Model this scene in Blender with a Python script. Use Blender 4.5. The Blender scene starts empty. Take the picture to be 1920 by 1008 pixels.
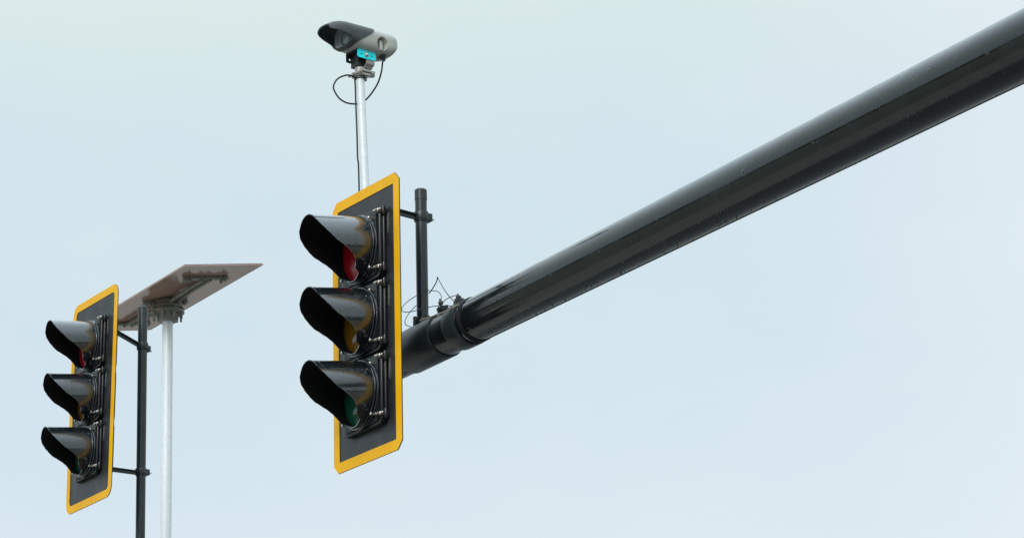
import bpy, bmesh, math, random
from mathutils import Vector, Matrix

R = math.radians
random.seed(7)
S = bpy.context.scene
col = S.collection

# ------------------------------------------------------------------ camera
cam_d = bpy.data.cameras.new("camera")
cam_d.sensor_width = 36.0
cam_d.lens = 112.5                       # telephoto view up at the signals
cam_d.clip_end = 5000.0
cam = bpy.data.objects.new("camera", cam_d)
col.objects.link(cam)
cam.matrix_world = (Matrix.Translation((0, 0, 1.6)) @ Matrix.Rotation(R(90 + 17.3), 4, 'X')
                    @ Matrix.Rotation(R(-1.4), 4, 'Z'))
S.camera = cam

# ------------------------------------------------------------------ overcast sky
SUN_EL, SUN_AZ = 31.0, 200.0             # veiled sun, high behind the camera, a little left
w = bpy.data.worlds.new("World")
S.world = w
w.use_nodes = True
nt = w.node_tree
nt.nodes.clear()
def wn(t, **k):
    n = nt.nodes.new(t)
    for a, b in k.items():
        setattr(n, a, b)
    return n
out = wn('ShaderNodeOutputWorld')
bg = wn('ShaderNodeBackground')
bg.inputs['Strength'].default_value = 0.1
sky = wn('ShaderNodeTexSky', sky_type='NISHITA', sun_disc=False)
sky.sun_elevation = R(SUN_EL)
sky.sun_rotation = R(SUN_AZ)
tc = wn('ShaderNodeTexCoord')
noi = wn('ShaderNodeTexNoise')
noi.inputs['Scale'].default_value = 7.0
noi.inputs['Detail'].default_value = 4.0
noi.inputs['Roughness'].default_value = 0.5
mp = wn('ShaderNodeMapping')
mp.inputs['Scale'].default_value = (1.0, 1.0, 2.0)
nt.links.new(tc.outputs['Generated'], mp.inputs['Vector'])
nt.links.new(mp.outputs['Vector'], noi.inputs['Vector'])
# cloud tint: greener and lighter / bluer patches
ramp = wn('ShaderNodeValToRGB')
ramp.color_ramp.elements[0].position = 0.20
ramp.color_ramp.elements[0].color = (0.650, 0.780, 0.865, 1)
ramp.color_ramp.elements[1].position = 0.70
ramp.color_ramp.elements[1].color = (0.720, 0.840, 0.830, 1)
# thinner, brighter cloud low down and on the right
sep = wn('ShaderNodeSeparateXYZ')
nt.links.new(tc.outputs['Generated'], sep.inputs['Vector'])
def mrange(src, a, b):
    m = wn('ShaderNodeMapRange', interpolation_type='SMOOTHSTEP')
    m.inputs['From Min'].default_value = a
    m.inputs['From Max'].default_value = b
    nt.links.new(src, m.inputs['Value'])
    return m.outputs['Result']
def math2(op, a, b):
    m = wn('ShaderNodeMath', operation=op)
    for i, v in enumerate((a, b)):
        if isinstance(v, (int, float)):
            m.inputs[i].default_value = v
        else:
            nt.links.new(v, m.inputs[i])
    return m.outputs[0]
noi2 = wn('ShaderNodeTexNoise')
noi2.inputs['Scale'].default_value = 26.0
noi2.inputs['Detail'].default_value = 5.0
nt.links.new(mp.outputs['Vector'], noi2.inputs['Vector'])
cloud = math2('ADD', math2('MULTIPLY', noi.outputs['Fac'], 0.75), math2('MULTIPLY', noi2.outputs['Fac'], 0.25))
green = math2('MULTIPLY', mrange(sep.outputs['Z'], 0.315, 0.40), mrange(sep.outputs['Z'], 0.60, 0.42))
nt.links.new(math2('ADD', math2('MULTIPLY', green, 0.55), math2('MULTIPLY', math2('SUBTRACT', cloud, 0.14), 0.62)), ramp.inputs['Fac'])
def lin(src, a, b):
    m = wn('ShaderNodeMapRange')
    m.inputs['From Min'].default_value = a
    m.inputs['From Max'].default_value = b
    nt.links.new(src, m.inputs['Value'])
    return m.outputs['Result']
la, lb = lin(sep.outputs['Z'], 0.30, 0.17), lin(sep.outputs['X'], 0.02, 0.22)
rad_ = math2('SQRT', math2('ADD', math2('MULTIPLY', la, la), math2('MULTIPLY', lb, lb)), 0.0)
rad_ = math2('ADD', rad_, math2('MULTIPLY', math2('SUBTRACT', noi.outputs['Fac'], 0.5), 0.9))
brk = math2('MULTIPLY', mrange(rad_, 0.08, 1.0), mrange(sep.outputs['Y'], 0.45, 0.75))
mixc = wn('ShaderNodeMix', data_type='RGBA')
nt.links.new(brk, mixc.inputs['Factor'])
nt.links.new(ramp.outputs['Color'], mixc.inputs['A'])
mixc.inputs['B'].default_value = (0.765, 0.85, 0.905, 1)
scl = wn('ShaderNodeMix', data_type='RGBA', blend_type='MULTIPLY')
scl.inputs['Factor'].default_value = 1.0
nt.links.new(mixc.outputs['Result'], scl.inputs['A'])
# an overcast sky is about twice as bright overhead as low down
zen = math2('ADD', math2('MULTIPLY', mrange(sep.outputs['Z'], 0.38, 0.95), 11.0), 10.0)
cmb = wn('ShaderNodeCombineColor')
for i in range(3):
    nt.links.new(zen, cmb.inputs[i])
nt.links.new(cmb.outputs['Color'], scl.inputs['B'])
mixs = wn('ShaderNodeMix', data_type='RGBA')
mixs.inputs['Factor'].default_value = 0.97
nt.links.new(sky.outputs['Color'], mixs.inputs['A'])
nt.links.new(scl.outputs['Result'], mixs.inputs['B'])
nt.links.new(mixs.outputs['Result'], bg.inputs['Color'])
nt.links.new(bg.outputs['Background'], out.inputs['Surface'])

sun_d = bpy.data.lights.new("sun", 'SUN')
sun_d.energy = 1.5
sun_d.angle = R(25)
sun_d.color = (1.0, 0.97, 0.92)
sun = bpy.data.objects.new("sun", sun_d)
col.objects.link(sun)
az = R(SUN_AZ)
sd = Vector((math.sin(az) * math.cos(R(SUN_EL)), math.cos(az) * math.cos(R(SUN_EL)), math.sin(R(SUN_EL))))
sun.rotation_euler = sd.to_track_quat('Z', 'Y').to_euler()
sun.location = (20, 10, 30)

S.view_settings.view_transform = 'Standard'
S.view_settings.look = 'None'
S.view_settings.gamma = 1.0
S.view_settings.exposure = 0.0
S.view_settings.use_curve_mapping = False

# ------------------------------------------------------------------ materials
def material(name, color, rough=0.5, metal=0.0, spec=0.5, coat=0.0, coat_rough=0.05,
             vary=0.15, vscale=6.0, bump=0.0, bscale=60.0, drops=0.0, dscale=55.0,
             emit=None, estr=0.0, rvar=0.0):
    m = bpy.data.materials.new(name)
    m.use_nodes = True
    t = m.node_tree
    b = t.nodes['Principled BSDF']
    b.inputs['Roughness'].default_value = rough
    b.inputs['Metallic'].default_value = metal
    b.inputs['Specular IOR Level'].default_value = spec
    b.inputs['Coat Weight'].default_value = coat
    b.inputs['Coat Roughness'].default_value = coat_rough
    tcn = t.nodes.new('ShaderNodeTexCoord')
    n = t.nodes.new('ShaderNodeTexNoise')
    n.inputs['Scale'].default_value = vscale
    n.inputs['Detail'].default_value = 6.0
    t.links.new(tcn.outputs['Object'], n.inputs['Vector'])
    r = t.nodes.new('ShaderNodeValToRGB')
    r.color_ramp.elements[0].position = 0.3
    r.color_ramp.elements[1].position = 0.7
    r.color_ramp.elements[0].color = tuple(c * (1 - vary) for c in color) + (1,)
    r.color_ramp.elements[1].color = tuple(min(1, c * (1 + vary)) for c in color) + (1,)
    t.links.new(n.outputs['Fac'], r.inputs['Fac'])
    t.links.new(r.outputs['Color'], b.inputs['Base Color'])
    if rvar:
        mr = t.nodes.new('ShaderNodeMapRange')
        mr.inputs['From Min'].default_value = 0.3
        mr.inputs['From Max'].default_value = 0.7
        mr.inputs['To Min'].default_value = max(0.02, rough - rvar)
        mr.inputs['To Max'].default_value = rough + rvar
        t.links.new(n.outputs['Fac'], mr.inputs['Value'])
        t.links.new(mr.outputs['Result'], b.inputs['Roughness'])
    last = None
    if bump:
        n2 = t.nodes.new('ShaderNodeTexNoise')
        n2.inputs['Scale'].default_value = bscale
        n2.inputs['Detail'].default_value = 4.0
        t.links.new(tcn.outputs['Object'], n2.inputs['Vector'])
        bp = t.nodes.new('ShaderNodeBump')
        bp.inputs['Strength'].default_value = bump
        bp.inputs['Distance'].default_value = 0.002
        t.links.new(n2.outputs['Fac'], bp.inputs['Height'])
        last = bp
    if drops:                              # beads of rain on the paint
        v = t.nodes.new('ShaderNodeTexVoronoi')
        v.inputs['Scale'].default_value = dscale
        t.links.new(tcn.outputs['Object'], v.inputs['Vector'])
        wn_ = t.nodes.new('ShaderNodeTexNoise')
        wn_.inputs['Scale'].default_value = dscale * 0.35
        t.links.new(tcn.outputs['Object'], wn_.inputs['Vector'])
        thr = t.nodes.new('ShaderNodeMapRange')   # drop radius differs from cell to cell
        thr.inputs['From Min'].default_value = 0.42
        thr.inputs['From Max'].default_value = 0.72
        thr.inputs['To Min'].default_value = 0.0
        thr.inputs['To Max'].default_value = 0.42
        t.links.new(wn_.outputs['Fac'], thr.inputs['Value'])
        sb = t.nodes.new('ShaderNodeMath')
        sb.operation = 'SUBTRACT'
        sb.use_clamp = True
        t.links.new(thr.outputs['Result'], sb.inputs[0])
        t.links.new(v.outputs['Distance'], sb.inputs[1])
        bp = t.nodes.new('ShaderNodeBump')
        bp.inputs['Strength'].default_value = drops
        bp.inputs['Distance'].default_value = 0.012
        t.links.new(sb.outputs[0], bp.inputs['Height'])
        if last:
            t.links.new(last.outputs['Normal'], bp.inputs['Normal'])
        last = bp
    if last:
        t.links.new(last.outputs['Normal'], b.inputs['Normal'])
        if coat:
            t.links.new(last.outputs['Normal'], b.inputs['Coat Normal'])
    if emit:
        b.inputs['Emission Color'].default_value = tuple(emit) + (1,)
        b.inputs['Emission Strength'].default_value = estr
    return m

M = dict(
    visor=material('wet_black_polycarbonate', (0.009, 0.014, 0.018), 0.2, spec=0.8, coat=0.9, coat_rough=0.09,
                   vary=0.3, bump=0.15, bscale=30, drops=0.45, dscale=70, rvar=0.06),
    visor_in=material('matt_black_visor_lining', (0.007, 0.008, 0.008), 0.65, spec=0.15, vary=0.2),
    housing=material('black_housing_plastic', (0.012, 0.014, 0.016), 0.28, spec=0.5, vary=0.3, bump=0.15, bscale=40, rvar=0.08),
    plate=material('black_backplate', (0.024, 0.026, 0.028), 0.42, spec=0.5, vary=0.25, vscale=14, bump=0.2, bscale=90, rvar=0.1),
    tape=material('yellow_reflective_tape', (1.0, 0.49, 0.002), 0.45, spec=0.2, vary=0.07, vscale=9, bump=0.15, bscale=220),
    lens_red=material('red_signal_lens', (0.24, 0.004, 0.010), 0.22, spec=0.5, coat=0.3, bump=0.6, bscale=160, coat_rough=0.08, vary=0.2, vscale=30,
                      emit=(0.45, 0.004, 0.014), estr=0.035),
    lens_amber=material('amber_signal_lens', (0.16, 0.075, 0.004), 0.12, spec=0.6, vary=0.1),
    lens_green=material('green_signal_lens', (0.01, 0.07, 0.04), 0.12, spec=0.6, vary=0.1),
    zinc=material('zinc_fastener', (0.62, 0.59, 0.52), 0.3, metal=0.9, vary=0.2, vscale=60),
    arm=material('wet_dark_steel_paint', (0.006, 0.009, 0.010), 0.2, spec=0.5, coat=0.5, coat_rough=0.08, vary=0.4, vscale=5,
                 bump=0.25, bscale=22, drops=0.35, dscale=52, rvar=0.14),
    pipe=material('dark_green_pipe_paint', (0.020, 0.028, 0.029), 0.33, spec=0.5, vary=0.25, vscale=9, bump=0.12, bscale=50,
                  drops=0.2, dscale=80),
    galv=material('galvanised_steel', (0.84, 0.88, 0.90), 0.45, metal=0.12, vary=0.06, vscale=28, bump=0.08, bscale=80),
    cam_body=material('warm_grey_plastic', (0.44, 0.435, 0.395), 0.26, spec=0.5, vary=0.05, vscale=8, bump=0.04, bscale=120,
                      drops=0.2, dscale=120),
    cam_hood=material('charcoal_plastic', (0.048, 0.054, 0.056), 0.45, spec=0.5, vary=0.15, vscale=14, bump=0.08, bscale=120,
                      drops=0.25, dscale=120),
    cam_face=material('slate_front_glass', (0.30, 0.345, 0.37), 0.14, spec=0.6, vary=0.06),
    cam_lens=material('grey_lens_glass', (0.32, 0.36, 0.385), 0.08, spec=0.7, vary=0.06),
    cyan=material('turquoise_powder_coat', (0.002, 0.90, 0.98), 0.4, spec=0.4, vary=0.03),
    black=material('matt_black_steel', (0.016, 0.018, 0.018), 0.45, vary=0.2),
    alu=material('cast_aluminium', (0.40, 0.375, 0.335), 0.45, metal=0.25, vary=0.1, vscale=40, bump=0.1, bscale=90),
    rubber=material('black_cable_jacket', (0.016, 0.017, 0.019), 0.42, vary=0.15),
    wire=material('dark_wire_jacket', (0.022, 0.024, 0.034), 0.4, vary=0.2),
    cord=material('faded_tan_cord', (0.30, 0.27, 0.20), 0.7, vary=0.25, vscale=80),
    panel=material('pinkish_brown_backsheet', (0.52, 0.325, 0.265), 0.17, spec=0.6, vary=0.16, vscale=3.2, rvar=0.05),
    panel_top=material('solar_cell_face', (0.01, 0.013, 0.03), 0.12, vary=0.2),
    bracket=material('weathered_grey_aluminium', (0.27, 0.265, 0.225), 0.42, metal=0.2, vary=0.2, vscale=22, bump=0.1, bscale=70),
)

def spangle(m, scale=70.0):
    t = m.node_tree
    b = t.nodes['Principled BSDF']
    old = b.inputs['Base Color'].links[0].from_socket
    tcn = t.nodes.new('ShaderNodeTexCoord')
    v = t.nodes.new('ShaderNodeTexVoronoi')
    v.inputs['Scale'].default_value = scale
    t.links.new(tcn.outputs['Object'], v.inputs['Vector'])
    hs = t.nodes.new('ShaderNodeSeparateColor')
    t.links.new(v.outputs['Color'], hs.inputs['Color'])
    mr = t.nodes.new('ShaderNodeMapRange')
    mr.inputs['To Min'].default_value = 0.97
    mr.inputs['To Max'].default_value = 1.02
    t.links.new(hs.outputs[0], mr.inputs['Value'])
    mx = t.nodes.new('ShaderNodeMix')
    mx.data_type = 'RGBA'
    mx.blend_type = 'MULTIPLY'
    mx.inputs['Factor'].default_value = 1.0
    t.links.new(old, mx.inputs['A'])
    t.links.new(mr.outputs['Result'], mx.inputs['B'])
    t.links.new(mx.outputs['Result'], b.inputs['Base Color'])
spangle(M['galv'])

def grime(m, dirt=(0.10, 0.095, 0.085), amount=0.5, scale=(14, 14, 2.2), lo=0.55, hi=0.75):
    """dried rain streaks and dust: long vertical blotches over the base colour"""
    t = m.node_tree
    b = t.nodes['Principled BSDF']
    old = b.inputs['Base Color'].links[0].from_socket
    tcn = t.nodes.new('ShaderNodeTexCoord')
    mp_ = t.nodes.new('ShaderNodeMapping')
    mp_.inputs['Scale'].default_value = scale
    t.links.new(tcn.outputs['Object'], mp_.inputs['Vector'])
    n = t.nodes.new('ShaderNodeTexNoise')
    n.inputs['Scale'].default_value = 1.0
    n.inputs['Detail'].default_value = 7.0
    n.inputs['Roughness'].default_value = 0.65
    t.links.new(mp_.outputs['Vector'], n.inputs['Vector'])
    mr = t.nodes.new('ShaderNodeMapRange')
    mr.inputs['From Min'].default_value = lo
    mr.inputs['From Max'].default_value = hi
    mr.inputs['To Max'].default_value = amount
    t.links.new(n.outputs['Fac'], mr.inputs['Value'])
    mx = t.nodes.new('ShaderNodeMix')
    mx.data_type = 'RGBA'
    t.links.new(mr.outputs['Result'], mx.inputs['Factor'])
    t.links.new(old, mx.inputs['A'])
    mx.inputs['B'].default_value = tuple(dirt) + (1,)
    t.links.new(mx.outputs['Result'], b.inputs['Base Color'])
grime(M['tape'], (0.55, 0.30, 0.03), 0.35, (10, 10, 3), 0.5, 0.75)
grime(M['plate'], (0.07, 0.072, 0.07), 0.5)
grime(M['housing'], (0.05, 0.05, 0.047), 0.5)
grime(M['visor'], (0.055, 0.058, 0.058), 0.5, (5, 16, 16), 0.5, 0.8)
grime(M['pipe'], (0.055, 0.062, 0.06), 0.5, (22, 22, 3))
grime(M['arm'], (0.018, 0.021, 0.022), 0.5, (6, 6, 6), 0.45, 0.8)
grime(M['cam_body'], (0.30, 0.29, 0.25), 0.3, (12, 12, 5))
grime(M['bracket'], (0.13, 0.11, 0.08), 0.6, (18, 18, 6))

# ------------------------------------------------------------------ mesh helpers
def link(name, me, mat, parent=None, smooth=True):
    o = bpy.data.objects.new(name, me)
    col.objects.link(o)
    if mat:
        me.materials.append(mat)
    if parent:
        o.parent = parent
    return o

def obj(name, bm, mat, parent=None, smooth=True, angle=35, bevel=0.0):
    bmesh.ops.remove_doubles(bm, verts=bm.verts, dist=1e-6)
    bmesh.ops.recalc_face_normals(bm, faces=bm.faces)
    if bevel:
        ed = [e for e in bm.edges if len(e.link_faces) == 2 and e.calc_face_angle(0) > R(40)]
        bmesh.ops.bevel(bm, geom=ed, offset=bevel, segments=2, affect='EDGES', profile=0.6)
    for f in bm.faces:
        f.smooth = smooth
    if smooth:
        for e in bm.edges:
            if len(e.link_faces) == 2 and e.calc_face_angle(0) > R(angle):
                e.smooth = False
    me = bpy.data.meshes.new(name)
    bm.to_mesh(me)
    bm.free()
    return link(name, me, mat, parent)

def empty(name, loc=(0, 0, 0), rot=(0, 0, 0), label=None, cat=None, group=None):
    o = bpy.data.objects.new(name, None)
    o.empty_display_size = 0.1
    col.objects.link(o)
    o.location = loc
    o.rotation_euler = rot
    tag(o, label, cat, group)
    return o

def tag(o, label=None, cat=None, group=None, kind=None):
    if label: o['label'] = label
    if cat: o['category'] = cat
    if group: o['group'] = group
    if kind: o['kind'] = kind
    return o

def box(bm, c, s, rot=None):
    m = Matrix.Translation(c)
    if rot is not None:
        m = m @ rot
    m = m @ Matrix.Diagonal((s[0], s[1], s[2], 1))
    bmesh.ops.create_cube(bm, size=1.0, matrix=m)

def frame_to(d):
    return Vector(d).normalized().to_track_quat('Z', 'Y').to_matrix().to_4x4()

def cyl(bm, a, b, r1, r2=None, n=32, caps=True):
    a, b = Vector(a), Vector(b)
    d = b - a
    m = Matrix.Translation((a + b) / 2) @ frame_to(d)
    bmesh.ops.create_cone(bm, cap_ends=caps, segments=n, radius1=r1, radius2=r1 if r2 is None else r2,
                          depth=d.length, matrix=m)

def ball(bm, c, s, n=16):
    bmesh.ops.create_uvsphere(bm, u_segments=n, v_segments=n // 2, radius=1.0,
                              matrix=Matrix.Translation(c) @ Matrix.Diagonal((s[0], s[1], s[2], 1)))

def ring(bm, c, axis, rad, t, n=40, k=8):
    m = Matrix.Translation(c) @ frame_to(axis)
    rows = []
    for i in range(n):
        a = 2 * math.pi * i / n
        row = []
        for j in range(k):
            b = 2 * math.pi * j / k
            rr = rad + t * math.cos(b)
            row.append(bm.verts.new(m @ Vector((rr * math.cos(a), rr * math.sin(a), t * math.sin(b)))))
        rows.append(row)
    for i in range(n):
        for j in range(k):
            bm.faces.new((rows[i][j], rows[(i + 1) % n][j], rows[(i + 1) % n][(j + 1) % k], rows[i][(j + 1) % k]))

def lathe(bm, prof, a, axis, n=40):
    """prof: (distance along axis, radius)"""
    m = Matrix.Translation(a) @ frame_to(axis)
    rows = []
    for d, r in prof:
        if r < 1e-6:
            rows.append([bm.verts.new(m @ Vector((0, 0, d)))] * n)
        else:
            rows.append([bm.verts.new(m @ Vector((r * math.cos(2 * math.pi * i / n), r * math.sin(2 * math.pi * i / n), d)))
                         for i in range(n)])
    for p, q in zip(rows, rows[1:]):
        for i in range(n):
            f = []
            for v in (p[i], p[(i + 1) % n], q[(i + 1) % n], q[i]):
                if v not in f:
                    f.append(v)
            if len(f) > 2:
                bm.faces.new(f)

def prism(bm, pts, d, m=Matrix.Identity(4)):
    """polygon in local xy, thickness d along local z"""
    lo = [bm.verts.new(m @ Vector((x, y, 0))) for x, y in pts]
    hi = [bm.verts.new(m @ Vector((x, y, d))) for x, y in pts]
    bm.faces.new(lo[::-1])
    bm.faces.new(hi)
    n = len(pts)
    for i in range(n):
        bm.faces.new((lo[i], lo[(i + 1) % n], hi[(i + 1) % n], hi[i]))

def rrect(w_, h_, r, n=6):
    pts = []
    for cx, cy, a0 in ((w_ / 2 - r, h_ / 2 - r, 0), (-w_ / 2 + r, h_ / 2 - r, 90),
                       (-w_ / 2 + r, -h_ / 2 + r, 180), (w_ / 2 - r, -h_ / 2 + r, 270)):
        for i in range(n + 1):
            a = R(a0 + 90 * i / n)
            pts.append((cx + r * math.cos(a), cy + r * math.sin(a)))
    return pts

def frame_prism(bm, outer, inner, d, m):
    """ring between two loops of equal length, thickness d"""
    n = len(outer)
    V = [[bm.verts.new(m @ Vector((x, y, z))) for x, y in lp] for lp in (outer, inner) for z in (0, d)]
    oL, oH, iL, iH = V
    for i in range(n):
        j = (i + 1) % n
        bm.faces.new((oL[i], oL[j], iL[j], iL[i]))
        bm.faces.new((oH[i], iH[i], iH[j], oH[j]))
        bm.faces.new((oL[i], oH[i], oH[j], oL[j]))
        bm.faces.new((iL[i], iL[j], iH[j], iH[i]))

def spline(pts, sub=8):
    P = [Vector(p) for p in pts]
    P = [P[0] * 2 - P[1]] + P + [P[-1] * 2 - P[-2]]
    res = []
    for i in range(1, len(P) - 2):
        for k in range(sub):
            t = k / sub
            a, b, c, d = P[i - 1], P[i], P[i + 1], P[i + 2]
            res.append(0.5 * ((2 * b) + (c - a) * t + (2 * a - 5 * b + 4 * c - d) * t * t + (3 * b - a - 3 * c + d) * t ** 3))
    res.append(P[-2])
    return res

def tube(bm, pts, r, n=10, sub=8, smooth=True):
    path = spline(pts, sub) if smooth else [Vector(p) for p in pts]
    t0 = (path[1] - path[0]).normalized()
    nrm = t0.orthogonal().normalized()
    rows = []
    for i, p in enumerate(path):
        t = (path[min(i + 1, len(path) - 1)] - path[max(i - 1, 0)]).normalized()
        nrm = (nrm - t * nrm.dot(t)).normalized()
        bn = t.cross(nrm)
        rows.append([bm.verts.new(p + r * (math.cos(2 * math.pi * k / n) * nrm + math.sin(2 * math.pi * k / n) * bn)) for k in range(n)])
    for a, b in zip(rows, rows[1:]):
        for k in range(n):
            bm.faces.new((a[k], a[(k + 1) % n], b[(k + 1) % n], b[k]))
    bm.faces.new(rows[0][::-1])
    bm.faces.new(rows[-1])

def NB():
    return bmesh.new()

XZ = Matrix(((1, 0, 0, 0), (0, 0, 1, 0), (0, 1, 0, 0), (0, 0, 0, 1)))   # local xy -> xz plane, thickness along +y

# ------------------------------------------------------------------ ground and road
def sheet(name, x0, x1, y0, y1, z, mat):
    bm = NB()
    vs = [bm.verts.new(p) for p in ((x0, y0, z), (x1, y0, z), (x1, y1, z), (x0, y1, z))]
    bm.faces.new(vs)
    o = obj(name, bm, mat, smooth=False)
    return tag(o, kind='structure')
sheet('ground', -3000, 3000, -3000, 3000, 0.0,
      material('verge_soil_and_grass', (0.16, 0.15, 0.12), 0.9, vary=0.3, vscale=0.4, bump=0.4, bscale=8))
sheet('road', -3.0, 12.0, -400, 400, 0.004,
      material('wet_asphalt', (0.07, 0.07, 0.072), 0.35, vary=0.25, vscale=3, bump=0.3, bscale=80))
sheet('pavement', -9.5, -3.0, -400, 400, 0.006,
      material('damp_concrete', (0.27, 0.255, 0.225), 0.75, vary=0.15, vscale=2, bump=0.3, bscale=60))

# unseen wooded rises, added so the arm reflects a dark band
bm = NB()
prev = None
NH = 180
for i in range(NH):
    a = 2 * math.pi * i / NH
    h = 42 + 9 * math.sin(3 * a + 1) + 6 * math.sin(7 * a) + 4 * math.sin(17 * a + 2)
    rd = 430 + 25 * math.sin(5 * a)
    c_, s_ = math.cos(a), math.sin(a)
    row = [bm.verts.new((c_ * rd, s_ * rd, -1)), bm.verts.new((c_ * (rd + 8), s_ * (rd + 8), h * 0.6)),
           bm.verts.new((c_ * (rd + 40), s_ * (rd + 40), h)), bm.verts.new((c_ * (rd + 300), s_ * (rd + 300), h * 0.8))]
    if prev:
        for k in range(3):
            bm.faces.new((prev[k], row[k], row[k + 1], prev[k + 1]))
    else:
        first = row
    prev = row
for k in range(3):
    bm.faces.new((prev[k], first[k], first[k + 1], prev[k + 1]))
tag(obj('added_hills', bm, material('added_hills_dark', (0.035, 0.05, 0.025), 0.9, vary=0.4, vscale=0.05, bump=0.5, bscale=0.2)), kind='structure')

# ------------------------------------------------------------------ mast arm
ARM0 = Vector((-0.423, 14.665, 5.798))
AD = Vector((-0.57323, 0.81865, -0.0349))
def on_arm(s):
    return ARM0 + AD * s
def arm_r(s):
    return 0.1000 - 0.0065 * s
mast = empty('mast_arm', tuple(on_arm(-9.2) * 1), label='thick dark wet mast arm slanting up to the right behind the main signal', cat='mast arm')
mast.location.z = 0.0
MO = Vector(mast.location)
bm = NB()
prof = [(0.0, 0.0), (0.0, arm_r(0.62) - 0.012), (0.012, arm_r(0.62))]
prof += [(0.62 - s, arm_r(s)) for s in (0.5, 0, -1, -2, -3, -4.5, -6, -9.0)]
lathe(bm, prof, on_arm(0.62) - MO, -AD, 48)
obj('arm_tube', bm, M['arm'], mast, angle=50)
bm = NB()
ring(bm, on_arm(0.59) - MO, AD, arm_r(0.6) + 0.003, 0.006, 40, 8)
obj('end_cap', bm, M['arm'], mast)
bm = NB()
seam = [on_arm(s) - MO + (Vector((0.35, 0.25, -0.9)) * arm_r(s)) for s in (-0.45, -3, -6, -9)]
tube(bm, seam, 0.004, 8, 1)
obj('weld_seam', bm, M['arm'], mast)
# rain beads hanging along the underside
bm = NB()
ball(bm, (0, 0, 0), (0.0030, 0.0030, 0.0040), 10)
drop0 = obj('water_drop', bm, M['arm'], mast)
for k in range(70):
    d_ = drop0 if k == 0 else drop0.copy()
    if k:
        col.objects.link(d_)
        d_.parent = mast
    s = -0.5 - 3.2 * random.random()
    side = random.gauss(0.0, 0.30)
    d_.location = on_arm(s) - MO + Vector((0.82 * math.sin(side), 0.57 * math.sin(side), -math.cos(side))) * (arm_r(s) + 0.001)
    k_ = random.uniform(0.5, 1.25)
    d_.scale = (k_, k_, k_ * random.uniform(0.8, 1.2))
bm = NB()
pp = on_arm(-9.2) - MO
cyl(bm, (0, 0, 0.0), (0, 0, pp.z + 0.5), 0.19, 0.15, 40)
obj('pole', bm, M['arm'], mast)
bm = NB()
box(bm, (0, 0, 0.02), (0.62, 0.62, 0.04))
obj('base_plate', bm, M['arm'], mast, smooth=False, bevel=0.006)

# ------------------------------------------------------------------ traffic signals
SEC = 0.355
PN = 0.035                                # the backplate sits just behind the doors
def visor_bm():
    """cutaway visor: long over the top, S-curved sides, open underneath; axis +y"""
    bm = NB()
    NA, NL = 120, 14
    r0, r1, th = 0.157, 0.162, 0.0035
    tilt = R(7.5)
    TAB = ((0, .288), (20, .287), (45, .280), (58, .266), (70, .240), (80, .212), (89, .185), (97, .147), (106, .110), (115, .086),
           (126, .070), (139, .062), (149, .034), (180, .030))
    def length(a):                      # reach of the visor, a: angle from the top
        d = math.degrees(a)
        d = 360 - d if d > 180 else d
        for (d0, l0), (d1, l1) in zip(TAB, TAB[1:]):
            if d <= d1:
                t = (d - d0) / (d1 - d0)
                return l0 + (l1 - l0) * (t * t * (3 - 2 * t) * 0.3 + t * 0.7) - 0.029 * math.sin(a)
    rows = []
    for i in range(NA):
        a = 2 * math.pi * i / NA
        L = length(a)
        row = []
        for side in (0, 1):
            ls = range(NL + 1) if side == 0 else range(NL, -1, -1)
            for k in ls:
                y = L * k / NL
                rr = r0 + (r1 - r0) * y / 0.288 - (th if side else 0)
                row.append(bm.verts.new((rr * math.sin(a), y, rr * math.cos(a) - y * math.tan(tilt))))
        rows.append(row)
    n = len(rows[0])
    for i in range(NA):
        p, q = rows[i], rows[(i + 1) % NA]
        for k in range(n):
            f = bm.faces.new((p[k], p[(k + 1) % n], q[(k + 1) % n], q[k]))
            if k > NL:
                f.material_index = 1         # matt inside
    return bm

def wing_nut(bm, c):
    x, y, z = c
    cyl(bm, (x, y - 0.020, z), (x, y + 0.020, z), 0.0045, n=10)
    ball(bm, (x, y + 0.004, z), (0.009, 0.008, 0.010), 10)
    for s in (-1, 1):
        ball(bm, (x + s * 0.019, y + 0.008, z + 0.002 * s), (0.013, 0.0045, 0.0055), 10)
        ball(bm, (x + s * 0.029, y + 0.010, z + 0.003 * s), (0.0055, 0.005, 0.0065), 8)

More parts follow.
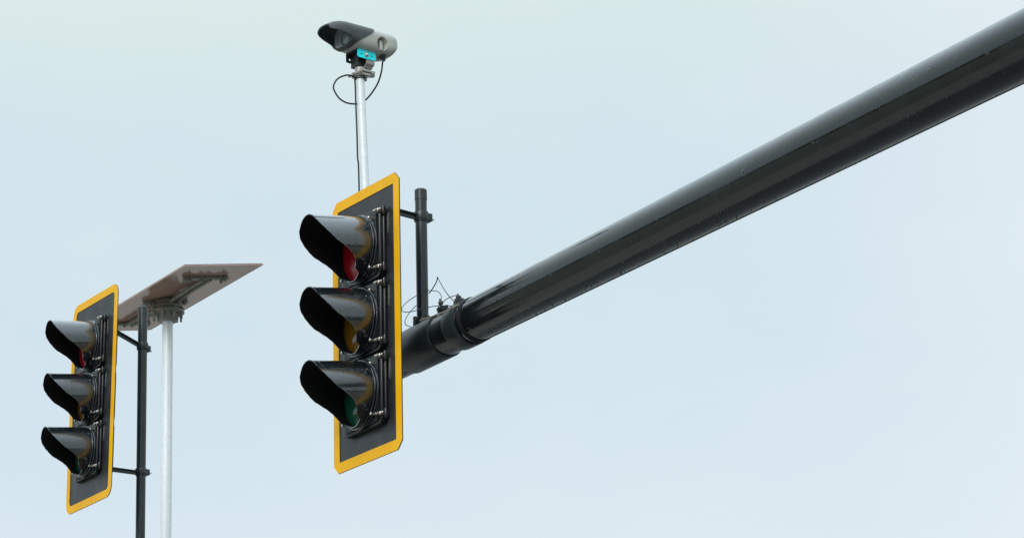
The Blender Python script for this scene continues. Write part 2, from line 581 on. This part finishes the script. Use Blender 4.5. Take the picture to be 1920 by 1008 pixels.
def make_signal(loc, rotz, label, pw, corner, margin, group):
    root = empty('traffic_signal', loc, (0, 0, rotz), label, 'traffic light', group)
    H = 3 * SEC + 2 * margin
    # backplate with an opening, local x across, z down from the top edge
    m = Matrix.Translation((0, PN, -H / 2)) @ XZ
    bm = NB()
    n = 6 if corner > 0.05 else 1        # the near plate has clipped corners, the far one rounded
    outer = rrect(pw, H, corner, n)
    frame_prism(bm, outer, rrect(0.330, 3 * SEC - 0.04, 0.02, n), 0.003, m)
    bp = obj('backplate', bm, M['plate'], root, angle=30)
    bm = NB()
    cin = max(0.004, corner - 0.045)
    frame_prism(bm, rrect(pw - 0.002, H - 0.002, corner, n), rrect(pw - 0.104, H - 0.104, cin if corner > 0.05 else 0.004, n), 0.0012,
                Matrix.Translation((0, PN + 0.0045, -H / 2)) @ XZ)
    obj('reflective_border', bm, M['tape'], bp, angle=30)
    for k, lens_mat in enumerate(('lens_red', 'lens_amber', 'lens_green')):
        zc = -margin - SEC * (k + 0.5)
        hs = SEC - 0.006
        bm = NB()
        prism(bm, rrect(0.344, hs, 0.035, 6), 0.080, Matrix.Translation((0, -0.050, zc)) @ XZ)
        body = obj('signal_section', bm, M['housing'], root, angle=30, bevel=0.004)
        # door with a stepped face
        bm = NB()
        prism(bm, rrect(0.350, hs - 0.004, 0.030, 6), 0.029, Matrix.Translation((0, 0.0395, zc)) @ XZ)
        prism(bm, rrect(0.318, hs - 0.032, 0.030, 6), 0.010, Matrix.Translation((0, 0.0675, zc)) @ XZ)
        # latch posts along the near edge
        for yy, rr in ((0.0505, 0.0085), (0.0715, 0.0075)):
            cyl(bm, (-0.184, yy, zc - hs / 2 + 0.022), (-0.184, yy, zc + hs / 2 - 0.018), rr, n=14)
        for zz in (zc + hs / 2 - 0.028, zc - hs / 2 + 0.044):
            box(bm, (-0.182, 0.0605, zz), (0.026, 0.042, 0.026))
            cyl(bm, (-0.191, 0.056, zz - 0.02), (-0.191, 0.056, zz + 0.024), 0.010, n=12)
        obj('door', bm, M['housing'], body, angle=30, bevel=0.0025)
        bm = NB()
        lathe(bm, [(0.0, 0.157), (0.006, 0.157), (0.009, 0.152), (0.018, 0.132), (0.028, 0.092), (0.033, 0.05), (0.035, 0.0)],
              (0, 0.066, zc), (0, 1, 0), 48)
        obj('lens', bm, M[lens_mat], body, angle=60)
        bm = visor_bm()
        bmesh.ops.translate(bm, verts=bm.verts, vec=(0, 0.079, zc + 0.003))
        ring(bm, (0, 0.081, zc), (0, 1, 0), 0.163, 0.006, 56, 8)
        ring(bm, (0, 0.096, zc - 0.002), (0, 1, 0), 0.1625, 0.003, 56, 6)
        vo = obj('visor', bm, M['visor'], body, angle=40)
        vo.data.materials.append(M['visor_in'])
        for sx in (-1, 1):
            for sz in (-1, 1):
                bm = NB()
                c = (sx * 0.128, 0.0, zc + sz * 0.122)
                cyl(bm, (c[0], 0.076, c[2]), (c[0], 0.098, c[2]), 0.0055, n=10)
                ball(bm, (c[0], 0.100, c[2]), (0.008, 0.006, 0.008), 10)
                obj('visor_screw', bm, M['zinc'], body)
        for zz in (zc + hs / 2 - 0.028, zc - hs / 2 + 0.044):
            bm = NB()
            wing_nut(bm, (-0.188, 0.080, zz))
            obj('wing_nut', bm, M['zinc'], body)
        bm = NB()                               # added bare metal strip on the plate, imitating sky light at the gap
        prism(bm, [(-0.205, zc + 0.035), (-0.2005, zc + 0.05), (-0.2005, zc + 0.125), (-0.2075, zc + 0.135), (-0.2085, zc + 0.07)], 0.004,
              Matrix.Translation((0, PN + 0.0035, 0)) @ XZ)
        obj('sky_gap_strip', bm, M['zinc'], body, smooth=False)
    return root

A_MAIN, A_LEFT = 34.0, 32.0
def facing(deg):
    return Vector((-math.cos(R(deg)), -math.sin(R(deg)), 0))
PLATE = Vector((-0.689, 14.488, 6.534))
SIG = PLATE - facing(A_MAIN) * PN
make_signal(SIG, R(90 + A_MAIN), 'large black traffic signal with dull red top lens and clipped corners on its yellow-edged backplate',
            0.615, 0.040, 0.140, 'traffic signals facing left')
SIG2 = Vector((-2.7299, 20.0812, 7.7448)) - facing(A_LEFT) * PN
sig_far = make_signal(SIG2, R(90 + A_LEFT), 'smaller distant traffic signal at left whose yellow-edged backplate has rounded corners',
            0.700, 0.075, 0.175, 'traffic signals facing left')

sig_far.rotation_euler = (R(1.0), R(-0.6), R(90 + A_LEFT))   # hangs a touch out of true

# ------------------------------------------------------------------ pipe that carries the main signal
def signal_pipe(name, top, z_base, r, label, cat, arm_to, body_top=0.0):
    """vertical pipe; arm_to: points (local) on the back of the signal for the bracket arms"""
    root = empty(name, (top.x, top.y, z_base), (0, 0, 0), label, cat)
    h = top.z - z_base
    bm = NB()
    cyl(bm, (0, 0, 0), (0, 0, h - 0.045), r, n=40)
    obj('pipe', bm, M['pipe'], root)
    bm = NB()
    lathe(bm, [(h - 0.055, r - 0.002), (h - 0.055, r + 0.0018), (h - 0.006, r + 0.0018), (h, r - 0.004), (h, 0)], (0, 0, 0), (0, 0, 1), 40)
    obj('pipe_cap', bm, M['pipe'], root)
    for (pt, zc) in arm_to:
        c = Vector((0, 0, zc))
        d = (Vector(pt) - c)
        bm = NB()
        cyl(bm, c - Vector((0, 0, 0.020)), c + Vector((0, 0, 0.020)), r + 0.008, n=36)
        cyl(bm, c - Vector((0, 0, 0.027)), c - Vector((0, 0, 0.019)), r + 0.005, n=36)
        e = d.normalized()
        box(bm, c - e * (r + 0.010), (0.026, 0.044, 0.038), Matrix.Rotation(math.atan2(e.y, e.x), 4, 'Z'))
        cl = obj('pipe_collar', bm, M['pipe'], root, bevel=0.002)
        bm = NB()
        mid = c + d * 0.5
        rot = d.to_track_quat('X', 'Z').to_matrix().to_4x4()
        box(bm, mid + Vector((0, 0, 0.001)), (d.length, 0.036, 0.006), rot)
        box(bm, mid - Vector((0, 0, 0.012)), (d.length, 0.008, 0.024), rot)
        obj('bracket_arm', bm, M['pipe'], root, smooth=False, bevel=0.0015)
        bm = NB()
        cyl(bm, c - e * (r + 0.02), c - e * (r + 0.038), 0.007, n=6)
        cyl(bm, c - e * (r + 0.02), c - e * (r + 0.046), 0.0035, n=10)
        obj('bolt', bm, M['zinc'], cl)
    return root

nM = Vector((-math.cos(R(A_MAIN)), -math.sin(R(A_MAIN)), 0))
ptop = PLATE - nM * 0.31 + Vector((0, 0, 0.046))
zb = ARM0.z + 0.075
pr_ = signal_pipe('mounting_pipe', ptop, zb, 0.0285, 'dark vertical pipe with cap and bracket arm standing on the mast arm',
                  'pipe', [(tuple(SIG - nM * 0.048 + Vector((0, 0, -0.075)) - Vector((ptop.x, ptop.y, zb))), ptop.z - zb - 0.138)])
# saddle clamp that holds the pipe on the arm
bm = NB()
o0 = Vector((ptop.x, ptop.y, zb))
cyl(bm, (0, 0, -0.01), (0, 0, 0.052), 0.042, n=32)
cyl(bm, (0, 0, -0.02), (0, 0, 0.020), 0.062, 0.045, n=32)
for a in range(4):
    an = R(35 + 90 * a)
    box(bm, (0.045 * math.cos(an), 0.045 * math.sin(an), 0.035), (0.012, 0.018, 0.05), Matrix.Rotation(an, 4, 'Z'))
obj('pipe_socket', bm, M['pipe'], pr_, bevel=0.002)
bm = NB()
a0, a1 = on_arm(-0.36) - o0, on_arm(0.10) - o0
for s0, s1 in ((-0.40, -0.30), (-0.18, 0.12)):
    cyl(bm, on_arm(s0) - o0, on_arm(s1) - o0, arm_r(s0) + 0.008, arm_r(s1) + 0.008, 48)
for s0, sx in ((-0.07, 0.05), (-0.16, 0.02), (-0.25, 0.045), (-0.31, 0.0)):
    box(bm, (on_arm(s0) - o0) + Vector((0.8 * sx, 0.57 * sx, arm_r(0) + 0.004)), (0.055, 0.050, 0.036),
        Matrix.Rotation(R(35) + sx * 6, 4, 'Z') @ Matrix.Rotation(0.25 - 8 * sx, 4, 'X'))
sc = obj('saddle_clamp', bm, M['pipe'], pr_, angle=40, bevel=0.0015)
for k, (s, dx, h, lean) in enumerate(((-0.14, 0.03, 0.055, 0.2), (-0.20, -0.03, 0.062, -0.3), (-0.27, 0.03, 0.05, 0.35), (-0.33, -0.02, 0.048, -0.2))):
    bm = NB()
    p = on_arm(s) - o0 + Vector((0.8 * dx, 0.57 * dx, arm_r(s) + 0.004))
    q = p + Vector((lean * 0.04, 0, h))
    cyl(bm, p, q, 0.005, n=8)
    cyl(bm, p + (q - p) * 0.55, p + (q - p) * 0.80, 0.012, n=6)
    box(bm, p + Vector((0, 0, 0.012)), (0.04, 0.045, 0.024), Matrix.Rotation(0.5 * k, 4, 'Z') @ Matrix.Rotation(lean, 4, 'Y'))
    obj('clamp_bolt', bm, M['black'] if k % 2 else M['pipe'], sc, bevel=0.001)

# ------------------------------------------------------------------ loose wires by the pipe
def cable_obj(name, pts, r, mat, label, cat, group=None, n=8):
    o0 = Vector(pts[0])
    bm = NB()
    tube(bm, [Vector(p) - o0 for p in pts], r, n)
    o = obj(name, bm, mat, angle=80)
    o.location = o0
    return tag(o, label, cat, group)
G = 'loose wires at the pipe foot'
cable_obj('wire', [(-0.401, 14.716, 6.071), (-0.379, 14.65, 6.08), (-0.361, 14.585, 6.089), (-0.355, 14.530, 6.0925)], 0.0028, M['wire'],
          'short thick dark wire end rising from the pipe to a point above the others', 'wire', G)
cable_obj('wire', [(-0.3545, 14.527, 6.094), (-0.346, 14.462, 6.057), (-0.328, 14.408, 6.007), (-0.305, 14.354, 5.955), (-0.282, 14.33, 5.92),
                   (-0.26, 14.305, 5.888), (-0.24, 14.277, 5.867)], 0.0021, M['wire'],
          'thin grey wire sloping from the pointed peak down to the arm, right of the pipe', 'wire', G)
cable_obj('wire', [(-0.437, 14.83, 6.108), (-0.454, 14.832, 6.101), (-0.488, 14.838, 6.085), (-0.517, 14.796, 6.049), (-0.532, 14.723, 6.004),
                   (-0.527, 14.664, 5.969), (-0.506, 14.665, 5.965), (-0.477, 14.664, 5.968), (-0.447, 14.598, 5.956), (-0.399, 14.516, 5.942),
                   (-0.348, 14.434, 5.923), (-0.261, 14.354, 5.898), (-0.24, 14.276, 5.871)], 0.0020, M['wire'],
          'long wire looping out left of the pipe and back across it to the arm', 'wire', G)
cable_obj('wire', [(-0.438, 14.841, 6.075), (-0.454, 14.809, 6.051), (-0.48, 14.78, 6.017), (-0.498, 14.75, 5.987), (-0.511, 14.721, 5.956),
                   (-0.518, 14.69, 5.927), (-0.513, 14.708, 5.913), (-0.485, 14.747, 5.914), (-0.454, 14.784, 5.922)], 0.0020, M['wire'],
          'wire dropping steeply from behind the pipe to lower left, inside the long loop', 'wire', G)
cable_obj('wire', [(-0.412, 14.689, 6.092), (-0.398, 14.669, 6.069), (-0.379, 14.644, 6.062), (-0.355, 14.61, 6.046), (-0.341, 14.574, 6.018),
                   (-0.339, 14.538, 5.988), (-0.346, 14.504, 5.955), (-0.353, 14.468, 5.925)], 0.0018, M['wire'],
          'thin wire arching just right of the pipe, under the pointed peak', 'wire', G)
cable_obj('wire', [(-0.339, 14.466, 5.934), (-0.335, 14.464, 5.94), (-0.319, 14.459, 5.957), (-0.295, 14.442, 5.967), (-0.265, 14.404, 5.963),
                   (-0.245, 14.37, 5.947), (-0.233, 14.339, 5.921), (-0.23, 14.307, 5.895), (-0.231, 14.275, 5.874)], 0.0020, M['wire'],
          'low hoop of wire nearest the bright end of the arm, rightmost of the loops', 'wire', G)
cable_obj('cord', [(-0.440, 14.41, 5.846), (-0.406, 14.387, 5.85), (-0.373, 14.36, 5.852), (-0.35, 14.334, 5.853), (-0.305, 14.314, 5.864),
                   (-0.276, 14.296, 5.874), (-0.248, 14.283, 5.881), (-0.228, 14.272, 5.884)], 0.0032, M['cord'],
          'frayed tan cord lying along the arm at the foot of the pipe', 'cord')
# cable ties strapped round the arm
bm = NB()
for s in (-0.435, -0.450):
    ring(bm, on_arm(s) - on_arm(-0.44), AD, arm_r(s) + 0.003, 0.0035, 48, 6)
box(bm, Vector((0.01, 0, arm_r(-0.44) + 0.008)), (0.018, 0.03, 0.012))
o = obj('cable_tie', bm, M['rubber'], angle=60)
o.location = on_arm(-0.44)
tag(o, 'dark cable tie strapped round the mast arm where the wires gather', 'cable tie')

# ------------------------------------------------------------------ galvanised pole for the camera
PB, PT = Vector((-0.687, 15.042, 5.782)), Vector((-0.7388, 15.042, 7.342))
PD = (PT - PB).normalized()
cp = empty('camera_pole', PB, (0, 0, 0), 'slim bright galvanised pole carrying the detection camera above the main signal', 'pole')
bm = NB()
cyl(bm, PD * 0.09, PT - PB, 0.0205, n=36)
obj('pole_tube', bm, M['galv'], cp)
bm = NB()
cyl(bm, on_arm(0.38) - PB, on_arm(0.54) - PB, arm_r(0.4) + 0.007, n=40)
cyl(bm, PD * 0.05, PD * 0.17, 0.030, n=28)
obj('pole_clamp', bm, M['galv'], cp, bevel=0.002)

# black cable: out of the camera, round behind the pole, one open loop, then down the pole
CAB = [(-0.618, 14.892, 7.339), (-0.622, 14.937, 7.333), (-0.629, 14.983, 7.314), (-0.648, 15.032, 7.276), (-0.68, 15.082, 7.244),
       (-0.713, 15.096, 7.21), (-0.74, 15.087, 7.189), (-0.766, 15.073, 7.18), (-0.808, 15.05, 7.179), (-0.844, 15.032, 7.198),
       (-0.868, 15.032, 7.239), (-0.871, 15.032, 7.267), (-0.851, 15.032, 7.301), (-0.811, 15.032, 7.319), (-0.779, 15.035, 7.316),
       (-0.765, 15.04, 7.296), (-0.761, 15.042, 7.154), (-0.757, 15.042, 7.013), (-0.755, 15.042, 6.886), (-0.751, 15.042, 6.844),
       (-0.747, 15.042, 6.648), (-0.733, 15.042, 6.315), (-0.718, 15.042, 5.932)]
cab = empty('camera_cable', CAB[0], (0, 0, 0), 'black cable looping from the camera round the pole and down its left side', 'cable')
bm = NB()
tube(bm, [Vector(p) - Vector(CAB[0]) for p in CAB], 0.0043, 10)
obj('cable_run', bm, M['rubber'], cab, angle=80)
bm = NB()
tp = PB + PD * ((7.302 - PB.z) / PD.z) - Vector(CAB[0])
ring(bm, tp, PD, 0.0235, 0.0028, 36, 6)
ring(bm, tp + Vector((0, 0, 0.009)), PD, 0.0232, 0.0022, 36, 6)
cyl(bm, tp + Vector((0.022, -0.012, -0.004)), tp + Vector((0.070, -0.014, 0.004)), 0.0016, n=6)
box(bm, tp + Vector((0.024, -0.010, -0.002)), (0.010, 0.010, 0.010))
obj('tie_wrap', bm, M['rubber'], cab, angle=60)

# ------------------------------------------------------------------ detection camera
CAZ = 40.0
nC = Vector((-math.cos(R(CAZ)), -math.sin(R(CAZ)), 0))
CAMLOC = PT + Vector((0.0, 0.0, 0.160)) + nC * 0.0
dev = empty('traffic_camera', CAMLOC, (0, 0, R(90 + CAZ)), 'grey detection camera with dark hood and turquoise bracket on the pole top', 'camera')

dev.scale = (0.965, 0.965, 0.965)
def section(y):
    """half width, half height up, half height down, centre z of the body at y (front +y)"""
    w_, hu, hd = 0.087, 0.069, 0.072
    k = 1.0
    if y < -0.13:                        # rounded tail
        t = (-0.13 - y) / 0.075
        k = math.sqrt(max(0.0, 1 - min(1, t) ** 3.6 * 0.62))
        hd *= 1 - 0.25 * min(1, t) ** 1.5
        w_ *= k
        hu *= (k + 1) / 2
        hd *= k
    if y > 0.10:                         # bill of the hood narrows in plan and droops
        t = min(1.0, (y - 0.10) / 0.130)
        w_ *= math.sqrt(max(0.02, 1 - t ** 3.0 * 0.62))
        hu *= 1 - 0.50 * t ** 3.0
        hd *= 1 - 0.5 * t
    if y < 0:
        hd *= 1 - 0.05 * (-y / 0.2)
    else:
        hd *= 1 - 0.24 * min(1, y / 0.12) ** 1.4
    return w_, hu, hd
def sec_pt(y, a, inset=0.0):
    w_, hu, hd = section(y)
    p = 2.6 if math.cos(a) > 0 else 3.2
    ca, sa = math.cos(a), math.sin(a)
    x = math.copysign(abs(sa) ** (2 / p), sa) * (w_ - inset)
    h = (hu if ca > 0 else hd) - inset
    z = math.copysign(abs(ca) ** (2 / p), ca) * h
    return x, z
def sstep(t):
    t = max(0.0, min(1.0, t))
    return t * t * (3 - 2 * t)
def y_split(z):                          # line where the dark hood meets the grey body
    t = max(0.0, min(1.0, (0.045 - z) / 0.100))
    t = 0.55 * t + 0.45 * sstep(t)
    return -0.034 + 0.124 * t
def y_front(z):
    t = sstep((0.016 - z) / 0.052)
    return 0.233 - 0.120 * t

NPH = 160
def loft(bm, ya, yb, inset_a, rows, flip=False):
    res = []
    for k in range(rows + 1):
        r_ = []
        for i in range(NPH):
            a = 2 * math.pi * i / NPH
            x0, z0 = sec_pt(0.05, a)
            y0, y1 = ya(a, z0), yb(a, z0)
            y = y0 + (y1 - y0) * k / rows
            x, z = sec_pt(y, a, inset_a)
            # moulded hollow in the near flank round the screw boss
            if inset_a < 0.001 and x < 0:
                dd = ((y + 0.085) / 0.034) ** 2 + ((z + 0.018) / 0.038) ** 2
                if dd < 1:
                    x += 0.030 * sstep((1 - dd) / 0.55)
            r_.append(bm.verts.new((x, y, z)))
        res.append(r_)
    for p, q in zip(res, res[1:]):
        for i in range(NPH):
            j = (i + 1) % NPH
            bm.faces.new((p[i], p[j], q[j], q[i]))
    return res
bm = NB()
rws = loft(bm, lambda a, z: -0.205 + 0.040 * max(0.0, -z / 0.07), lambda a, z: y_split(z), 0.0, 120)
cv = bm.verts.new((0, -0.203, -0.004))
for i in range(NPH):
    bm.faces.new((rws[0][i], cv, rws[0][(i + 1) % NPH]))
body = obj('camera_body', bm, M['cam_body'], dev, angle=40)
bm = NB()
ro = loft(bm, lambda a, z: y_split(z) - 0.004, lambda a, z: max(y_split(z) + 0.004, y_front(z)), -0.0035, 24)
ri = loft(bm, lambda a, z: y_split(z) - 0.004, lambda a, z: max(y_split(z) + 0.004, y_front(z)) - 0.002, 0.004, 24)
for i in range(NPH):
    j = (i + 1) % NPH
    bm.faces.new((ro[-1][i], ro[-1][j], ri[-1][j], ri[-1][i]))
    bm.faces.new((ro[0][i], ri[0][i], ri[0][j], ro[0][j]))
obj('camera_hood', bm, M['cam_hood'], dev, angle=45)
# front glass closing the body
bm = NB()
yg = 0.106
vs = []
for i in range(NPH):
    x, z = sec_pt(yg, 2 * math.pi * i / NPH, 0.006)
    vs.append(bm.verts.new((x, yg, z)))
bm.faces.new(vs)
r2 = [bm.verts.new((v.co.x, yg - 0.006, v.co.z)) for v in vs]
for i in range(NPH):
    j = (i + 1) % NPH
    bm.faces.new((vs[i], vs[j], r2[j], r2[i]))
face = obj('front_window', bm, M['cam_face'], dev, angle=40)
bm = NB()
ring(bm, (-0.024, yg + 0.001, -0.014), (0, 1, 0), 0.038, 0.0022, 44, 8)
obj('lens_ring', bm, M['cam_hood'], face)
bm = NB()
lathe(bm, [(0, 0.026), (0.002, 0.026), (0.006, 0.018), (0.008, 0)], (-0.024, yg + 0.0005, -0.014), (0, 1, 0), 32)
obj('lens', bm, M['cam_lens'], face)
# screw boss in the flank
bm = NB()
lathe(bm, [(0, 0.013), (0.050, 0.0115), (0.056, 0.008), (0.057, 0)], (-0.060, -0.086, 0.000), (-0.22, 0.02, -1), 24)
obj('screw_boss', bm, M['cam_body'], body)
# cable gland under the tail
bm = NB()
gl = Vector((-0.045, -0.115, -0.062))
lathe(bm, [(-0.01, 0.017), (0.012, 0.017), (0.014, 0.012), (0.028, 0.012), (0.032, 0.007), (0.036, 0.005)], gl, (0.0, -0.25, -1), 20)
box(bm, gl + Vector((0.02, -0.004, -0.002)), (0.03, 0.03, 0.02))
obj('cable_gland', bm, M['black'], dev, bevel=0.001)

# mounting bracket: inverted channel with a turquoise near flange
def holed_plate(bm, w_, h_, r, holes, d, m):
    """plate with round holes made of column strips"""
    import itertools
    outer = rrect(w_, h_, r, 5)
    lo = [bm.verts.new(m @ Vector((x, y, 0))) for x, y in outer]
    hi = [bm.verts.new(m @ Vector((x, y, d))) for x, y in outer]
    n = len(outer)
    for i in range(n):
        bm.faces.new((lo[i], lo[(i + 1) % n], hi[(i + 1) % n], hi[i]))
    loops = {0: [], 1: []}
    for (cx, cy, hr) in holes:
        a = [bm.verts.new(m @ Vector((cx + hr * math.cos(2 * math.pi * k / 14), cy + hr * math.sin(2 * math.pi * k / 14), 0))) for k in range(14)]
        b = [bm.verts.new(m @ Vector((cx + hr * math.cos(2 * math.pi * k / 14), cy + hr * math.sin(2 * math.pi * k / 14), d))) for k in range(14)]
        for i in range(14):
            bm.faces.new((a[i], a[(i + 1) % 14], b[(i + 1) % 14], b[i]))
        loops[0].append(a)
        loops[1].append(b)
    for side, ov in ((0, lo), (1, hi)):
        ed = []
        for lp in [ov] + loops[side]:
            for i in range(len(lp)):
                e = bm.edges.get((lp[i], lp[(i + 1) % len(lp)]))
                ed.append(e)
        bmesh.ops.triangle_fill(bm, use_beauty=True, use_dissolve=False, edges=ed)
YZ = Matrix(((0, 0, 1, 0), (1, 0, 0, 0), (0, 1, 0, 0), (0, 0, 0, 1)))  # local xy -> yz plane, thickness along +x
bm = NB()
box(bm, (0.0, -0.003, -0.070), (0.094, 0.118, 0.006))
holed_plate(bm, 0.118, 0.050, 0.010, [(0.036, -0.006, 0.006), (-0.036, -0.006, 0.005)], 0.004, Matrix.Translation((0.043, -0.003, -0.090)) @ YZ)
holed_plate(bm, 0.116, 0.046, 0.010, [(0.036, -0.004, 0.0045), (-0.036, -0.004, 0.0045)], 0.003, Matrix.Translation((-0.047, -0.003, -0.088)) @ YZ)
box(bm, (0.012, 0.0, -0.108), (0.062, 0.052, 0.070))
brk = obj('channel_bracket', bm, M['black'], dev, smooth=False)
bm = NB()
holed_plate(bm, 0.118, 0.046, 0.011, [(0.036, -0.002, 0.0048), (-0.036, -0.002, 0.0048)], 0.003, Matrix.Translation((-0.052, -0.005, -0.088)) @ YZ)
obj('flange_plate', bm, M['cyan'], brk, smooth=False)
bm = NB()
ball(bm, (-0.055, -0.005, -0.089), (0.008, 0.011, 0.011), 20)
ring(bm, (-0.0525, -0.005, -0.089), (1, 0, 0), 0.011, 0.003, 24, 6)
obj('flange_bolt', bm, M['zinc'], brk)
# beige saddle and pole clamp
bm = NB()
pts = [(-0.046, -0.090), (-0.048, -0.128), (-0.044, -0.136), (-0.030, -0.141), (-0.026, -0.150), (0.040, -0.150), (0.040, -0.146),
       (-0.022, -0.146), (-0.026, -0.137), (-0.040, -0.132), (-0.043, -0.126), (-0.041, -0.090)]
m = Matrix(((1, 0, 0, 0), (0, 0, -1, -0.008), (0, 1, 0, 0), (0, 0, 0, 1)))
prism(bm, pts, 0.052, m)
sad = obj('saddle', bm, M['alu'], dev, angle=50, bevel=0.0008)
bm = NB()
zt = -0.160
for sx in (-1, 1):
    box(bm, (sx * 0.034, -0.022, zt - 0.012), (0.022, 0.088, 0.012))
    box(bm, (sx * 0.034, -0.022, zt - 0.032), (0.018, 0.076, 0.010))
    box(bm, (sx * 0.034, -0.060, zt - 0.022), (0.020, 0.008, 0.030))
    box(bm, (sx * 0.034, 0.018, zt - 0.022), (0.020, 0.008, 0.030))
cyl(bm, (0, 0, zt - 0.036), (0, 0, zt + 0.012), 0.027, n=28)
for yy in (-0.048, 0.030):
    cyl(bm, (-0.062, yy, zt - 0.024), (0.062, yy, zt - 0.024), 0.0042, n=8)
    cyl(bm, (0.046, yy, zt - 0.024), (0.054, yy, zt - 0.024), 0.0085, n=6)
    cyl(bm, (-0.054, yy, zt - 0.024), (-0.046, yy, zt - 0.024), 0.0085, n=6)
obj('pole_clamp', bm, M['alu'], dev, bevel=0.0015)

# ------------------------------------------------------------------ post behind the distant signal
nL = Vector((-math.cos(R(A_LEFT)), -math.sin(R(A_LEFT)), 0))
ltop = Vector((-2.448, 20.276, 7.715))
po = signal_pipe('signal_post', ltop, 0.0, 0.031, 'dark slim post standing behind the distant left signal', 'post',
                 [(tuple(SIG2 - nL * 0.048 + Vector((0, 0, -0.20)) - Vector((ltop.x, ltop.y, 0))), 7.715 - 0.27),
                  (tuple(SIG2 - nL * 0.048 + Vector((0, 0, -1.15)) - Vector((ltop.x, ltop.y, 0))), 7.715 - 1.12)])
bm = NB()
cyl(bm, (0, 0, 0), (0, 0, 3.0), 0.055, n=32)
cyl(bm, (0, 0, 0), (0, 0, 0.25), 0.11, 0.06, n=32)
obj('post_base', bm, M['pipe'], po)

# ------------------------------------------------------------------ flat panel on its pole
PC = Vector((-2.485, 22.006, 8.289))
A32 = Vector((-math.sin(R(32)), math.cos(R(32)), 0))
tl = R(9.0)
e1 = -nL * math.cos(tl) + Vector((0, 0, math.sin(tl)))       # towards the raised right edge
e2 = -A32                                                    # towards the viewer, up in the picture
e3 = e1.cross(e2)
if e3.z < 0:
    e3 = -e3
pm = Matrix((e1, e2, e3)).transposed().to_4x4()
pan = empty('solar_panel', PC, (0, 0, 0), 'thin flat panel with pinkish-brown underside on a pole behind the left signal', 'panel')
pan.rotation_euler = pm.to_euler()
W, Lp = 0.618, 1.83
bm = NB()
box(bm, (0, 0, 0.004), (W, Lp, 0.008))
under = obj('panel_sheet', bm, M['panel'], pan, smooth=False)
bm = NB()
box(bm, (0, 0, 0.0105), (W - 0.01, Lp - 0.01, 0.005))
obj('panel_face', bm, M['panel_top'], pan, smooth=False)
def crossbar(y, L):
    bm = NB()
    box(bm, (0, y, -0.020), (L, 0.050, 0.004))
    box(bm, (0, y - 0.022, -0.010), (L - 0.05, 0.006, 0.018))
    box(bm, (0, y + 0.022, -0.010), (L - 0.05, 0.006, 0.018))
    for sx in (-1, 1):
        cyl(bm, (sx * (L / 2 - 0.03), y, -0.0005), (sx * (L / 2 - 0.03), y, -0.032), 0.028, 0.024, n=20)
    cb = obj('crossbar', bm, M['bracket'], pan, bevel=0.002)
    for sx in (-1, 1):
        for yy in (-0.03, 0.03):
            bm = NB()
            cyl(bm, (sx * (L / 2 - 0.045), y + yy, 0.0), (sx * (L / 2 - 0.045), y + yy, -0.046), 0.005, n=8)
            cyl(bm, (sx * (L / 2 - 0.045), y + yy, -0.022), (sx * (L / 2 - 0.045), y + yy, -0.036), 0.011, n=6)
            obj('crossbar_bolt', bm, M['bracket'], cb)
crossbar(0.655, 0.36)
crossbar(0.03, 0.36)
crossbar(-0.62, 0.36)
for sx in (-0.030, 0.030):
    bm = NB()
    tube(bm, [(sx, 0.66, -0.026), (sx, 0.3, -0.030), (sx, 0.10, -0.046), (sx, 0.0, -0.056), (sx, -0.10, -0.046), (sx, -0.3, -0.030), (sx, -0.63, -0.026)], 0.014, 10)
    obj('spine_rod', bm, M['bracket'], pan, angle=60)
ip = pm.inverted()
dn = (ip @ Vector((0, 0, -1))).normalized()
bm = NB()
hb = Vector((0.0, 0.0, -0.05))
lathe(bm, [(-0.03, 0.10), (0.0, 0.105), (0.012, 0.118), (0.022, 0.118), (0.024, 0.098), (0.040, 0.098), (0.042, 0.120), (0.054, 0.120), (0.060, 0.080), (0.115, 0.070), (0.115, 0.0)],
      hb, dn, 40)
for k in range(8):
    q = Matrix.Rotation(2 * math.pi * k / 8, 4, dn)
    v = q @ dn.orthogonal().normalized()
    a = hb + dn * 0.03 + v * 0.105
    cyl(bm, a - dn * 0.03, a + dn * 0.075, 0.008, n=8)
    cyl(bm, a + dn * 0.026, a + dn * 0.045, 0.014, n=6)
    box(bm, hb + dn * 0.085 + v * 0.074, (0.012, 0.012, 0.055), frame_to(dn))
obj('pole_mount', bm, M['bracket'], pan, bevel=0.0015)
hw = PC + pm @ (hb + dn * 0.11)
pp2 = empty('panel_pole', (hw.x, hw.y, 0), (0, 0, 0), 'pale galvanised pole under the flat panel, behind the dark left post', 'pole')
bm = NB()
cyl(bm, (0, 0, 0), (0, 0, hw.z), 0.048, 0.038, n=36)
obj('pole_tube', bm, M['galv'], pp2)
bm = NB()
box(bm, (0, 0, 0.015), (0.3, 0.3, 0.03))
obj('base_plate', bm, M['galv'], pp2, smooth=False, bevel=0.004)
